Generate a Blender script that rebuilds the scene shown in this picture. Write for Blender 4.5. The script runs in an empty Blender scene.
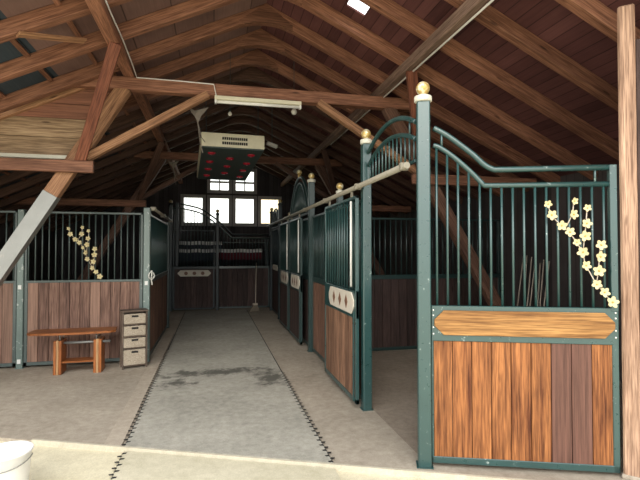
import bpy, bmesh, math, random
from mathutils import Vector, Matrix
random.seed(7)
R = math.radians
S = bpy.context.scene
COL = S.collection

# ------------------------------------------------------------------ camera
CAM_H, FPX, YAW, PITCH = 1.65, 465.0, R(12.96), R(1.23)
cam_d = bpy.data.cameras.new('camera'); cam = bpy.data.objects.new('camera', cam_d); COL.objects.link(cam)
cam.location = (0, 0, CAM_H); cam.rotation_euler = (R(90) + PITCH, 0, -YAW)
cam_d.sensor_width = 36.0; cam_d.lens = FPX / 640 * 36; cam_d.clip_end = 200
S.camera = cam
CM = cam.rotation_euler.to_matrix()
def ray(px, py):
    return CM @ Vector(((px - 320) / FPX, (240 - py) / FPX, -1))
def on_plane(px, py, p0, n):          # measuring aid: photo pixel -> point of a plane in the stable
    d = ray(px, py); o = Vector((0, 0, CAM_H))
    return o + d * ((Vector(p0) - o).dot(n) / d.dot(n))

# ------------------------------------------------------------------ materials
def new_mat(name):
    m = bpy.data.materials.new(name); m.use_nodes = True
    nt = m.node_tree; b = nt.nodes['Principled BSDF']
    return m, nt, b
def N(nt, t, **kw):
    n = nt.nodes.new(t)
    for k, v in kw.items(): setattr(n, k, v)
    return n
def L(nt, a, b): nt.links.new(a, b)
def ramp(nt, fac, stops):
    r = N(nt, 'ShaderNodeValToRGB'); e = r.color_ramp.elements
    while len(e) < len(stops): e.new(0.5)
    for el, (p, c) in zip(e, stops): el.position = p; el.color = (*c, 1)
    if fac is not None: L(nt, fac, r.inputs[0])
    return r.outputs[0]
def math_n(nt, op, a, b=None, c=None):
    n = N(nt, 'ShaderNodeMath', operation=op)
    for i, v in enumerate((a, b, c)):
        if v is None: continue
        if isinstance(v, (int, float)): n.inputs[i].default_value = v
        else: L(nt, v, n.inputs[i])
    return n.outputs[0]
def mix(nt, fac, a, b, blend='MIX'):
    n = N(nt, 'ShaderNodeMix', data_type='RGBA', blend_type=blend)
    if isinstance(fac, (int, float)): n.inputs[0].default_value = fac
    else: L(nt, fac, n.inputs[0])
    for i, v in ((6, a), (7, b)):
        if isinstance(v, tuple): n.inputs[i].default_value = (*v, 1)
        else: L(nt, v, n.inputs[i])
    return n.outputs[2]
def noise(nt, vec, scale, detail=4, rough=.6, vscale=None):
    if vscale is not None:
        mp = N(nt, 'ShaderNodeMapping'); mp.inputs['Scale'].default_value = vscale; L(nt, vec, mp.inputs[0]); vec = mp.outputs[0]
    n = N(nt, 'ShaderNodeTexNoise'); n.inputs['Scale'].default_value = scale
    n.inputs['Detail'].default_value = detail; n.inputs['Roughness'].default_value = rough
    L(nt, vec, n.inputs['Vector']); return n.outputs[0]
def bump(nt, b, h, strength=.3, dist=.005):
    n = N(nt, 'ShaderNodeBump'); n.inputs['Strength'].default_value = strength; n.inputs['Distance'].default_value = dist
    L(nt, h, n.inputs['Height']); L(nt, n.outputs[0], b.inputs['Normal'])

def wood(name, dark, light, grey=None, rough=.65, knots=True, spread=.35):
    """Sawn timber: grain follows each member's own length (mesh attribute gv), tint varies from board to board."""
    m, nt, b = new_mat(name)
    at = N(nt, 'ShaderNodeAttribute', attribute_name='gv'); v = at.outputs['Vector']
    ti = N(nt, 'ShaderNodeAttribute', attribute_name='tint').outputs['Fac']
    g1 = noise(nt, v, 1.0, 6, .7, (1.3, 38, 38))
    g2 = noise(nt, v, 1.0, 3, .5, (5, 110, 110))
    g3 = noise(nt, v, 1.0, 3, .6, (.9, 5, 5))
    f = math_n(nt, 'ADD', math_n(nt, 'MULTIPLY', g1, .6), math_n(nt, 'MULTIPLY', g3, .4))
    c = ramp(nt, f, [(.37, dark), (.61, light)])
    fine = ramp(nt, g2, [(.36, (.5, .46, .44)), (.6, (1.1, 1.1, 1.1))])
    c = mix(nt, .85, c, fine, 'MULTIPLY')
    if knots:
        vo = N(nt, 'ShaderNodeTexVoronoi'); mp = N(nt, 'ShaderNodeMapping'); mp.inputs['Scale'].default_value = (2.2, 9, 9)
        L(nt, v, mp.inputs[0]); L(nt, mp.outputs[0], vo.inputs['Vector']); vo.inputs['Scale'].default_value = 1
        k = ramp(nt, vo.outputs['Distance'], [(.07, (.3, .25, .22)), (.14, (1, 1, 1))])
        c = mix(nt, .8, c, k, 'MULTIPLY')
    if grey is not None:
        gm = math_n(nt, 'GREATER_THAN', ti, 1.5)
        c = mix(nt, gm, c, mix(nt, ramp(nt, g1, [(.35, (.2, .2, .2)), (.65, (1, 1, 1))]), tuple(x * .4 for x in grey), tuple(min(1, x * 1.25) for x in grey)))
        ti2 = math_n(nt, 'MODULO', ti, 1.0)
    else: ti2 = ti
    val = math_n(nt, 'ADD', math_n(nt, 'MULTIPLY', ti2, spread * 2), 1 - spread)
    c = mix(nt, 1.0, c, N_val_rgb(nt, val), 'MULTIPLY')
    L(nt, c, b.inputs['Base Color']); b.inputs['Roughness'].default_value = rough
    b.inputs['Specular IOR Level'].default_value = .3
    bump(nt, b, math_n(nt, 'ADD', g2, g1), .35, .004)
    return m
def N_val_rgb(nt, val):
    n = N(nt, 'ShaderNodeCombineColor')
    for i in range(3): L(nt, val, n.inputs[i])
    return n.outputs[0]

def boards(name, dark, light, axis, width, rough=.8, vertical=None, seam=.05):
    """Boarded surface: boards of one width side by side across the given object axis."""
    m, nt, b = new_mat(name)
    tc = N(nt, 'ShaderNodeTexCoord').outputs['Object']
    sx = N(nt, 'ShaderNodeSeparateXYZ'); L(nt, tc, sx.inputs[0])
    s = math_n(nt, 'DIVIDE', sx.outputs[axis], width)
    fl = math_n(nt, 'FLOOR', s); fr = math_n(nt, 'FRACT', s)
    wn = N(nt, 'ShaderNodeTexWhiteNoise', noise_dimensions='1D'); L(nt, fl, wn.inputs['W'])
    sc = [60, 60, 60]; sc[{'X': 1, 'Y': 0, 'Z': 1}[axis] if vertical is None else vertical] = 2.5
    g = noise(nt, tc, 1.0, 4, .6, tuple(sc)); g3 = noise(nt, tc, 1.3, 3, .6)
    f = math_n(nt, 'ADD', math_n(nt, 'MULTIPLY', g, .5), math_n(nt, 'MULTIPLY', wn.outputs[0], .5))
    c = ramp(nt, f, [(.2, dark), (.8, light)])
    c = mix(nt, .7, c, ramp(nt, g3, [(.3, (.6, .6, .6)), (.7, (1.15, 1.15, 1.15))]), 'MULTIPLY')
    e = math_n(nt, 'MINIMUM', fr, math_n(nt, 'SUBTRACT', 1.0, fr))
    sm = ramp(nt, e, [(0, (.25, .25, .25)), (seam, (1, 1, 1))])
    c = mix(nt, 1, c, sm, 'MULTIPLY')
    L(nt, c, b.inputs['Base Color']); b.inputs['Roughness'].default_value = rough
    b.inputs['Specular IOR Level'].default_value = .2
    bump(nt, b, sm, .5, .006)
    return m

def paint(name, col, rough=.4, wear=None, metallic=0., spec=.5, wear_amt=.62, scale=18):
    m, nt, b = new_mat(name)
    tc = N(nt, 'ShaderNodeTexCoord').outputs['Object']
    n1 = noise(nt, tc, scale, 5, .7); n2 = noise(nt, tc, 3, 3, .6)
    c = mix(nt, n2, tuple(x * .75 for x in col), tuple(min(1, x * 1.25) for x in col))
    if wear is not None:
        c = mix(nt, ramp(nt, n1, [(wear_amt, (0, 0, 0)), (wear_amt + .06, (1, 1, 1))]), c, wear)
    L(nt, c, b.inputs['Base Color'])
    rr = math_n(nt, 'ADD', rough - .08, math_n(nt, 'MULTIPLY', n1, .2)); L(nt, rr, b.inputs['Roughness'])
    b.inputs['Metallic'].default_value = metallic; b.inputs['Specular IOR Level'].default_value = spec
    bump(nt, b, n1, .12, .002)
    return m

def ground_mat(name, dark, light, rough=.85, streak=(1, 1, 1), stain=False, rings=None, bmp=.4):
    m, nt, b = new_mat(name)
    tc = N(nt, 'ShaderNodeTexCoord').outputs['Object']
    n1 = noise(nt, tc, 1.1, 6, .7, streak); n2 = noise(nt, tc, 14, 5, .7, streak); n3 = noise(nt, tc, 90, 3, .7)
    f = math_n(nt, 'ADD', math_n(nt, 'MULTIPLY', n1, .5), math_n(nt, 'MULTIPLY', n2, .5))
    c = ramp(nt, f, [(.32, dark), (.68, light)])
    c = mix(nt, .5, c, ramp(nt, n3, [(.3, (.7, .7, .7)), (.7, (1.12, 1.12, 1.12))]), 'MULTIPLY')
    b.inputs['Roughness'].default_value = rough
    if stain:
        sx = N(nt, 'ShaderNodeSeparateXYZ'); L(nt, tc, sx.inputs[0])
        nz = noise(nt, tc, 4.5, 7, .75)
        def blob(x, y, rx, ry, wob, soft):
            dx = math_n(nt, 'DIVIDE', math_n(nt, 'SUBTRACT', sx.outputs['X'], x), rx)
            dy = math_n(nt, 'DIVIDE', math_n(nt, 'SUBTRACT', sx.outputs['Y'], y), ry)
            d = math_n(nt, 'SQRT', math_n(nt, 'ADD', math_n(nt, 'MULTIPLY', dx, dx), math_n(nt, 'MULTIPLY', dy, dy)))
            d = math_n(nt, 'ADD', d, math_n(nt, 'MULTIPLY', math_n(nt, 'SUBTRACT', nz, .5), wob))
            return ramp(nt, d, [(1 - soft, (1, 1, 1)), (1.0, (0, 0, 0))])
        masks = [blob(.05, 6.42, .85, .2, 4.2, .6), blob(.72, 6.0, .22, .42, 3.6, .6), blob(-.42, 6.0, .24, .22, 4, .6)]
        mk = masks[0]
        for q in masks[1:]: mk = mix(nt, 1, mk, q, 'LIGHTEN')
        c = mix(nt, mix(nt, 1, mk, (.9, .9, .9), 'MULTIPLY'), c, tuple(x * .36 for x in dark))
    L(nt, c, b.inputs['Base Color']); b.inputs['Specular IOR Level'].default_value = .25
    bump(nt, b, math_n(nt, 'ADD', n2, n3), bmp, .004)
    return m

def plain(name, col, rough=.5, metallic=0., emit=None, es=0.):
    m, nt, b = new_mat(name)
    tc = N(nt, 'ShaderNodeTexCoord').outputs['Object']
    c = mix(nt, noise(nt, tc, 12, 3, .6), tuple(x * .85 for x in col), tuple(min(1, x * 1.12) for x in col))
    L(nt, c, b.inputs['Base Color']); b.inputs['Roughness'].default_value = rough; b.inputs['Metallic'].default_value = metallic
    if emit: b.inputs['Emission Color'].default_value = (*emit, 1); b.inputs['Emission Strength'].default_value = es
    return m

M = dict(
    timber=wood('sawn roof timber', (.15, .064, .038), (.37, .175, .105), spread=.2),
    timber_shaded=wood('far timber with painted shade', (.06, .03, .022), (.15, .08, .055), spread=.25),  # dimness of the deep roof put into a darker timber colour
    timber_pale=wood('pale brace timber', (.22, .105, .055), (.46, .25, .135), spread=.1),
    timber_red=wood('reddish brace timber', (.15, .05, .03), (.28, .105, .06), spread=.1),
    timber_grey=wood('weathered purlin timber', (.16, .1, .075), (.33, .225, .17), spread=.15),
    post_wood=wood('front post timber', (.24, .14, .09), (.52, .34, .235), spread=.1),
    plank=wood('oiled stall planks', (.08, .021, .007), (.41, .165, .055), grey=(.15, .072, .052), spread=.3),
    plank_mid=wood('sun-dulled door planks', (.09, .045, .028), (.3, .165, .1), spread=.3),
    plank_dull=wood('dull stall planks', (.1, .05, .035), (.25, .135, .09), grey=(.2, .14, .12), spread=.3),
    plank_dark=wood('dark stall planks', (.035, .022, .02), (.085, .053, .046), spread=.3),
    plank_left=wood('faded brown stall planks', (.12, .065, .05), (.29, .17, .125), grey=(.25, .15, .11), spread=.22, knots=False),
    plaque_wood=wood('honey plaque wood', (.2, .085, .024), (.47, .25, .085), spread=.05),
    infill=wood('pale gable boards', (.2, .125, .07), (.4, .28, .17), grey=(.24, .105, .065), spread=.2),
    bench=wood('orange varnished wood', (.2, .062, .018), (.42, .15, .045), rough=.35, knots=False, spread=.15),
    bench_pale=wood('pale bench core', (.36, .2, .09), (.52, .33, .17), rough=.4, knots=False, spread=.1),
    roof_red=boards('red brown roof boards', (.08, .031, .03), (.165, .068, .063), 'X', .12),
    roof_brown=boards('brown roof boards', (.17, .1, .085), (.3, .185, .155), 'X', .45, seam=.02),
    roof_shade=boards('roof sheets in painted blue shade', (.04, .055, .07), (.085, .105, .125), 'X', .9, seam=.01),  # bluish shade of the lower left roof put into the sheet colour
    wall_dark=boards('dark wall boards', (.05, .042, .042), (.11, .09, .085), 'Y', .16, vertical=2),
    wall_back=boards('dark gable boards', (.05, .045, .048), (.1, .088, .092), 'X', .14, vertical=2),
    wall_front=paint('pale render', (.72, .71, .69), .9),
    green=paint('dark green enamel', (.02, .064, .062), .28, wear=(.36, .44, .41), wear_amt=.64, spec=1.),
    green_dark=paint('darker green enamel', (.016, .042, .04), .34, spec=.8),  # darker green for posts and panels farther back
    green_pale=paint('pale green enamel with wear and highlights', (.12, .17, .155), .4, wear=(.45, .5, .46), wear_amt=.6, spec=.8),  # pale from wear, and on the corner post from highlights put into the colour
    green_grey=paint('dusty green enamel', (.06, .085, .08), .42, wear=(.2, .23, .21), wear_amt=.62, spec=.7),
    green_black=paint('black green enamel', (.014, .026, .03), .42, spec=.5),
    rail=paint('worn beige track', (.26, .235, .18), .5, wear=(.1, .085, .06)),
    ivory=paint('ivory plaque paint', (.66, .6, .5), .6, wear=(.35, .29, .22), wear_amt=.68),
    diamond=plain('brown inlay', (.2, .1, .06), .6),
    gilt=paint('worn gilt', (.55, .38, .12), .35, wear=(.78, .72, .5), metallic=.4, wear_amt=.5),
    collar=paint('chalky collar', (.62, .6, .5), .6),
    white=plain('white enamel', (.8, .79, .74), .45),
    tin=paint('dull sheet metal', (.25, .255, .245), .45, wear=(.3, .29, .27), metallic=.5, wear_amt=.6),
    floor=ground_mat('worn concrete', (.26, .22, .17), (.5, .44, .355), streak=(1, 1, 1)),
    mat=ground_mat('grey rubber matting', (.25, .24, .2), (.5, .475, .405), stain=True),
    mat_dusty=ground_mat('dusty rubber matting', (.48, .44, .31), (.68, .63, .48)),
    strip=ground_mat('brown rubber strip', (.32, .27, .21), (.53, .46, .37)),
    ground=ground_mat('pale yard concrete', (.58, .52, .36), (.8, .74, .55)),
    bed=ground_mat('dusty stall floor', (.2, .16, .12), (.37, .31, .245), bmp=.8),
    seam=plain('black seam', (.015, .014, .013), .9),
    kerb=ground_mat('bright threshold', (.44, .4, .3), (.62, .57, .45)),
    cream=plain('cream sheet metal', (.66, .62, .46), .5),
    black=plain('blackened metal', (.04, .058, .054), .55),
    lamp_red=plain('red heat lamp', (.2, .008, .015), .25, emit=(1, .02, .06), es=.05),
    flower=plain('cream blossom', (.63, .54, .3), .6),
    flower_eye=plain('blossom eye', (.55, .36, .1), .6),
    twig=plain('pale twig', (.6, .52, .42), .8),
    rattan=None, dark_wood=wood('grey brown crate wood', (.09, .065, .05), (.2, .15, .115), knots=False),
    frame_haze=plain('window frame with painted haze', (.5, .47, .46), .6),  # bright haze round the windows put into a paler frame colour
    cable=plain('white cable', (.75, .73, .68), .5),
    web=plain('dusty web', (.17, .145, .12), 1.),
    plastic=plain('white plastic', (.9, .9, .9), .35),
    rope=plain('pale rope', (.6, .6, .55), .9),
    cloth_dark=plain('dark blue blanket', (.05, .055, .075), .95),
    cloth_red=plain('dark red blanket', (.11, .02, .03), .95),
    cloth_white=plain('white fleece', (.75, .75, .74), 1.),
    bristle=plain('pale bristles', (.2, .17, .13), 1.),
    tag=plain('white tag', (.72, .73, .7), .5),
)
def rattan():
    m, nt, b = new_mat('woven rattan')
    tc = N(nt, 'ShaderNodeTexCoord').outputs['Object']
    w = N(nt, 'ShaderNodeTexWave', wave_type='BANDS', bands_direction='Z'); w.inputs['Scale'].default_value = 26; w.inputs['Distortion'].default_value = 6; w.inputs['Detail'].default_value = 2
    L(nt, tc, w.inputs[0]); n = noise(nt, tc, 60, 3, .7)
    f = math_n(nt, 'ADD', math_n(nt, 'MULTIPLY', w.outputs['Fac'], .5), math_n(nt, 'MULTIPLY', n, .5))
    L(nt, ramp(nt, f, [(.25, (.13, .1, .07)), (.6, (.56, .48, .37))]), b.inputs['Base Color']); b.inputs['Roughness'].default_value = .9
    bump(nt, b, f, .8, .006); return m
M['rattan'] = rattan()
def glass():
    m, nt, b = new_mat('window glass')
    nt.nodes.remove(b); out = nt.nodes['Material Output']
    t = N(nt, 'ShaderNodeBsdfTransparent'); t.inputs[0].default_value = (.95, .97, .95, 1)
    g = N(nt, 'ShaderNodeBsdfGlossy'); g.inputs['Roughness'].default_value = .05
    x = N(nt, 'ShaderNodeMixShader'); x.inputs[0].default_value = .06
    L(nt, t.outputs[0], x.inputs[1]); L(nt, g.outputs[0], x.inputs[2]); L(nt, x.outputs[0], out.inputs[0]); return m
M['glass'] = glass()
def amber():
    m = M['glass'].copy(); m.name = 'amber window glass'
    for n in m.node_tree.nodes:
        if n.type == 'BSDF_TRANSPARENT': n.inputs[0].default_value = (.97, .91, .74, 1)
    return m
M['amber'] = amber()

# ------------------------------------------------------------------ mesh helper
class MB:
    def __init__(s):
        s.bm = bmesh.new(); s.t = s.bm.verts.layers.float.new('tint'); s.g = s.bm.verts.layers.float_vector.new('gv')
    def _set(s, vs, fr, tint):
        off = Vector((random.random() * 50, random.random() * 50, random.random() * 50))
        inv = fr.inverted()
        tint = random.random() if tint is None else tint
        for v in vs: v[s.t] = tint; v[s.g] = (inv @ v.co) + off
    def hexa(s, c8, fr=None, tint=None):
        vs = [s.bm.verts.new(c) for c in c8]
        for f in ((0, 3, 2, 1), (4, 5, 6, 7), (0, 1, 5, 4), (1, 2, 6, 5), (2, 3, 7, 6), (3, 0, 4, 7)): s.bm.faces.new([vs[i] for i in f])
        s._set(vs, fr or Matrix.Identity(4), tint); return vs
    def box(s, lo, hi, along='x', tint=None):
        (x0, y0, z0), (x1, y1, z1) = lo, hi
        fr = {'x': Matrix.Identity(4), 'y': Matrix.Rotation(R(90), 4, 'Z'), 'z': Matrix.Rotation(R(-90), 4, 'Y')}[along]
        return s.hexa([(x0, y0, z0), (x1, y0, z0), (x1, y1, z0), (x0, y1, z0), (x0, y0, z1), (x1, y0, z1), (x1, y1, z1), (x0, y1, z1)], fr, tint)
    def beam(s, p0, p1, w, h, up=(0, 0, 1), tint=None):
        p0, p1 = Vector(p0), Vector(p1); d = (p1 - p0); l = d.length; x = d / l
        up = Vector(up); y = up.cross(x).normalized(); z = x.cross(y)
        fr = Matrix((( x.x, y.x, z.x, p0.x), (x.y, y.y, z.y, p0.y), (x.z, y.z, z.z, p0.z), (0, 0, 0, 1)))
        c = [fr @ Vector(q) for q in ((0, -w/2, -h/2), (l, -w/2, -h/2), (l, w/2, -h/2), (0, w/2, -h/2), (0, -w/2, h/2), (l, -w/2, h/2), (l, w/2, h/2), (0, w/2, h/2))]
        return s.hexa(c, fr, tint)
    def tube(s, pts, r, n=8, cap=True, tint=None, radii=None):
        pts = [Vector(p) for p in pts]; rings = []; up = None; allv = []
        for i, p in enumerate(pts):
            a = pts[max(0, i - 1)]; b = pts[min(len(pts) - 1, i + 1)]; t = (b - a).normalized()
            if up is None:
                up = Vector((0, 0, 1)) if abs(t.z) < .9 else Vector((1, 0, 0))
            u = (up - t * up.dot(t)).normalized(); w = t.cross(u); up = u
            rr = radii[i] if radii else r
            ring = [s.bm.verts.new(p + (u * math.cos(k * 2 * math.pi / n) + w * math.sin(k * 2 * math.pi / n)) * rr) for k in range(n)]
            rings.append(ring); allv += ring
        for a, b in zip(rings, rings[1:]):
            for k in range(n):
                f = s.bm.faces.new((a[k], a[(k + 1) % n], b[(k + 1) % n], b[k])); f.smooth = n > 5
        if cap:
            s.bm.faces.new(list(reversed(rings[0]))); s.bm.faces.new(rings[-1])
        s._set(allv, Matrix.Identity(4), tint)
    def lathe(s, prof, c=(0, 0, 0), n=20, tint=None, smooth=True):
        c = Vector(c); rings = []; allv = []
        for r, z in prof:
            if r < 1e-6: ring = [s.bm.verts.new(c + Vector((0, 0, z)))]
            else: ring = [s.bm.verts.new(c + Vector((r * math.cos(k * 2 * math.pi / n), r * math.sin(k * 2 * math.pi / n), z))) for k in range(n)]
            rings.append(ring); allv += ring
        for a, b in zip(rings, rings[1:]):
            for k in range(n):
                k2 = (k + 1) % n
                if len(a) == 1 and len(b) == 1: continue
                q = (a[0], b[k2], b[k]) if len(a) == 1 else (a[k], a[k2], b[0]) if len(b) == 1 else (a[k], a[k2], b[k2], b[k])
                s.bm.faces.new(q).smooth = smooth
        s._set(allv, Matrix.Identity(4), tint)
    def prism(s, poly, off, tint=None, fr=None):
        a = [s.bm.verts.new(p) for p in poly]; b = [s.bm.verts.new(Vector(p) + Vector(off)) for p in poly]; n = len(a)
        s.bm.faces.new(a); s.bm.faces.new(list(reversed(b)))
        for i in range(n): s.bm.faces.new((a[i], b[i], b[(i + 1) % n], a[(i + 1) % n]))
        s._set(a + b, fr or Matrix.Identity(4), tint)
    def quad(s, pts, tint=None):
        vs = [s.bm.verts.new(p) for p in pts]; s.bm.faces.new(vs); s._set(vs, Matrix.Identity(4), tint)
    def build(s, name, mat, parent=None, bevel=0., loc=None):
        bmesh.ops.recalc_face_normals(s.bm, faces=s.bm.faces)
        me = bpy.data.meshes.new(name); s.bm.to_mesh(me); s.bm.free(); me.materials.append(mat)
        o = bpy.data.objects.new(name, me); COL.objects.link(o)
        if parent is not None: o.parent = parent
        if loc is not None: o.location = loc
        if bevel:
            md = o.modifiers.new('edge', 'BEVEL'); md.width = bevel; md.segments = 1; md.limit_method = 'ANGLE'
        return o
def tag(o, label, cat, group=None, kind=None):
    o['label'] = label; o['category'] = cat
    if group: o['group'] = group
    if kind: o['kind'] = kind
    return o
def empty(name, label, cat, loc=(0, 0, 0), rz=0., group=None, kind=None):
    o = bpy.data.objects.new(name, None); COL.objects.link(o); o.location = loc; o.rotation_euler = (0, 0, rz); o.empty_display_size = .1
    return tag(o, label, cat, group, kind)
def struct(o): o['kind'] = 'structure'; return o
def copy_tree(o, parent=None):
    c = o.copy(); COL.objects.link(c)
    if parent is not None: c.parent = parent; c.matrix_parent_inverse = o.matrix_parent_inverse
    for ch in list(o.children): copy_tree(ch, c)
    return c

# ------------------------------------------------------------------ stable dimensions
HA = 3.0                                   # underside of the rafters at the ridge, above eye level
XR, ZR, TAN = .217 * HA, CAM_H + HA, .475  # ridge line and roof pitch
EAVE_L, EAVE_R, Y_BACK = -4.7, 5.0, 15.5
def roof_z(x): return ZR - TAN * abs(x - XR)
def front_y(x): return 2.43 - .428 * (x - 1.51)      # edge of the roof, the front of the stable is askew
def sill_y(x): return 3.23 - .428 * (x - 1.51)       # line of the threshold
SL = math.cos(math.atan(TAN))

# ------------------------------------------------------------------ setting: ground, floor, walls, roof
g = MB(); g.quad([(-40, -40, -.03), (40, -40, -.03), (40, 45, -.03), (-40, 45, -.03)]); struct(g.build('ground', M['ground']))
f = MB(); f.prism([(EAVE_L, sill_y(EAVE_L), 0), (EAVE_R, sill_y(EAVE_R), 0), (EAVE_R, Y_BACK, 0), (EAVE_L, Y_BACK, 0)], (0, 0, -.029)); struct(f.build('floor', M['floor']))
f = MB(); f.prism([(1.62, 3.45, .004), (2.9, 2.98, .004), (4.85, 2.3, .004), (4.85, 7.17, .004), (1.62, 7.17, .004)], (0, 0, -.003)); struct(f.build('floor_stall', M['bed']))
t = MB(); x0, x1 = -1.52, 2.86
t.hexa([(x0, sill_y(x0) - .025, -.03), (x1, sill_y(x1) - .025, -.03), (x1, sill_y(x1) + .014, -.03), (x0, sill_y(x0) + .014, -.03),
        (x0, sill_y(x0) - .018, .012), (x1, sill_y(x1) - .018, .012), (x1, sill_y(x1) + .008, .012), (x0, sill_y(x0) + .008, .012)])
struct(t.build('trim_1', M['kerb']))

def sheet(name, mat, xs, ys_of, holes, zoff):
    """roof sheet: grid in x (down the slope) and y (along the ridge) with cells left open"""
    b = MB()
    for i in range(len(xs) - 1):
        n = len(ys_of(xs[0]))
        for j in range(n - 1):
            if (i, j) in holes: continue
            pts = []
            for xx, jj in ((xs[i], j), (xs[i + 1], j), (xs[i + 1], j + 1), (xs[i], j + 1)):
                pts.append((xx, ys_of(xx)[jj], roof_z(xx) + zoff))
            b.quad(pts)
    o = b.build(name, mat); md = o.modifiers.new('thickness', 'SOLIDIFY'); md.thickness = .02; md.offset = 1 
    bmesh_normal_up(o); return struct(o)
def bmesh_normal_up(o):
    bm = bmesh.new(); bm.from_mesh(o.data)
    bmesh.ops.remove_doubles(bm, verts=bm.verts, dist=1e-4)
    for fc in bm.faces:
        fc.normal_update()
        if fc.normal.z < 0: fc.normal_flip()
    bm.to_mesh(o.data); bm.free()
DK = .155                                    # rafter depth up to the boards
sheet('ceiling_right', M['roof_red'], [XR, 1.46, 1.67, EAVE_R + .25], lambda x: [front_y(x), 4.75, 5.01, Y_BACK], {(1, 1)}, DK)
XM = -1.75
sheet('ceiling_left', M['roof_brown'], [XM, XR], lambda x: [front_y(x), Y_BACK], set(), DK)
sheet('ceiling_left_lower', M['roof_shade'], [EAVE_L - .25, -2.47, -2.33, XM], lambda x: [front_y(x), 6.0, 6.2, Y_BACK], {(1, 1)}, DK)  # lower band is darker and bluer to paint in the shade there

def wall_panel(name, mat, a, b, z0, z1a, z1b, th):
    w = MB(); a, b = Vector((*a, 0)), Vector((*b, 0)); n = (b - a).normalized().cross(Vector((0, 0, 1))) * th
    w.hexa([a + Vector((0, 0, z0)), b + Vector((0, 0, z0)), b + n + Vector((0, 0, z0)), a + n + Vector((0, 0, z0)),
            a + Vector((0, 0, z1a)), b + Vector((0, 0, z1b)), b + n + Vector((0, 0, z1b)), a + n + Vector((0, 0, z1a))])
    return struct(w.build(name, mat))
wall_panel('wall_left', M['wall_dark'], (EAVE_L, Y_BACK), (EAVE_L, front_y(EAVE_L)), -.03, roof_z(EAVE_L) + .2, roof_z(EAVE_L) + .2, -.12)
wall_panel('wall_right', M['wall_dark'], (EAVE_R, front_y(EAVE_R)), (EAVE_R, Y_BACK), -.03, roof_z(EAVE_R) + .2, roof_z(EAVE_R) + .2, -.12 * -1)
# gable wall with window openings
WIN = [(-.95, -.305, 2.5, 3.37), (-.125, .53, 2.5, 3.37), (.69, 1.345, 2.5, 3.37), (1.52, 2.175, 2.5, 3.37), (-.125, .53, 3.57, 4.28), (.69, 1.345, 3.57, 4.28)]
def gable():
    b = MB(); xs = sorted({EAVE_L, EAVE_R, XR, -3., 3.5} | {w[0] for w in WIN} | {w[1] for w in WIN}); zs = [-.03, 2.5, 3.37, 3.57, 4.28, 9]
    for i in range(len(xs) - 1):
        for j in range(len(zs) - 1):
            xm, zm = (xs[i] + xs[i + 1]) / 2, (zs[j] + zs[j + 1]) / 2
            if any(w[0] < xm < w[1] and w[2] < zm < w[3] for w in WIN): continue
            ta, tb = roof_z(xs[i]) + .19, roof_z(xs[i + 1]) + .19
            if zs[j] >= max(ta, tb): continue
            z0a, z0b = min(zs[j], ta), min(zs[j], tb); z1a, z1b = min(zs[j + 1], ta), min(zs[j + 1], tb)
            pts = [(xs[i], Y_BACK, z0a), (xs[i + 1], Y_BACK, z0b), (xs[i + 1], Y_BACK, z1b), (xs[i], Y_BACK, z1a)]
            if z1a - z0a < 1e-5: pts = pts[:3]
            elif z1b - z0b < 1e-5: pts = [pts[0], pts[1], pts[3]]
            b.prism(pts, (0, .12, 0))
    return struct(b.build('wall_back', M['wall_back']))
gable()
for i, (xa, xb, za, zb) in enumerate(WIN):
    w = MB(); y = Y_BACK - .02; e = .035
    w.box((xa - .07, y, za - .07), (xa + e, y + .09, zb + .07)); w.box((xb - e, y, za - .07), (xb + .07, y + .09, zb + .07))  # broad frames spread the painted window haze over the mullions
    w.box((xa, y, za - .07), (xb, y + .09, za + e)); w.box((xa, y, zb - e), (xb, y + .09, zb + .07))
    if i >= 4:
        xm, zm = (xa + xb) / 2, za + .3
        w.box((xm - .02, y + .01, za), (xm + .02, y + .07, zb)); w.box((xa, y + .012, zm - .03), (xb, y + .068, zm + .03))
    fo = struct(w.build('window_%d' % (i + 1), M['frame_haze']))
    p = MB(); p.box((xa + .01, y + .03, za + .01), (xb - .01, y + .036, zb - .01)); p.build('pane', M['amber'] if i == 3 else M['glass'], fo)

# ------------------------------------------------------------------ roof frame
YC, STEP = 5.93, .69
def rafter_pair(k):
    y = YC + STEP * k
    xl = max(EAVE_L + .02, 1.51 - (y - 2.43) / .428 + .06); xr = EAVE_R - .02
    where = ('directly in front of the nearest tie beam' if k == 0 else
             '%s in front of the nearest tie beam' % ['second', 'third', 'fourth', 'fifth'][-k - 1] if k < 0 else
             '%s behind the nearest tie beam' % ['first', 'second', 'third', 'fourth', 'fifth', 'sixth', 'seventh', 'eighth', 'ninth', 'tenth', 'eleventh', 'twelfth', 'thirteenth', 'fourteenth'][k - 1])
    e = empty('rafter_pair', 'sawn timber rafter pair meeting at the ridge, ' + where, 'rafter', (XR, y, ZR), 0, 'rafter pairs under the roof')
    w = .10
    for s, xe in ((-1, xl), (1, xr)):
        if (xe - XR) * s < .2: continue
        d = Vector((s * SL, 0, -TAN * SL)); nrm = Vector((s * TAN * SL, 0, SL)); ln = abs(xe - XR) / SL
        hh = DK * SL
        b = MB(); p0 = nrm * hh / 2 ; b.beam(p0 - d * .085, p0 + d * ln, w, hh, up=nrm); b.build('rafter', M['timber' if k < 3 else 'timber_shaded'], e, .006)  # rafters deeper in the roof carry painted shade
    if xl < XR - .6:                       # curved gusset rounding the underside of the ridge
        b = MB(); poly = []
        a = .34
        for q in range(9):
            u = -1 + q / 4.; poly.append((u * a, -w / 2 - .004, -TAN * a + (1 - u * u) * .07))
        poly += [(a, -w / 2 - .004, -TAN * a + .06), (0, -w / 2 - .004, DK - .004), (-a, -w / 2 - .004, -TAN * a + .06)]; poly = [Vector(p) for p in poly]
        b.prism(poly, (0, w + .008, 0)); b.build('ridge_gusset', M['timber' if k < 3 else 'timber_shaded'], e)
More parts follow.
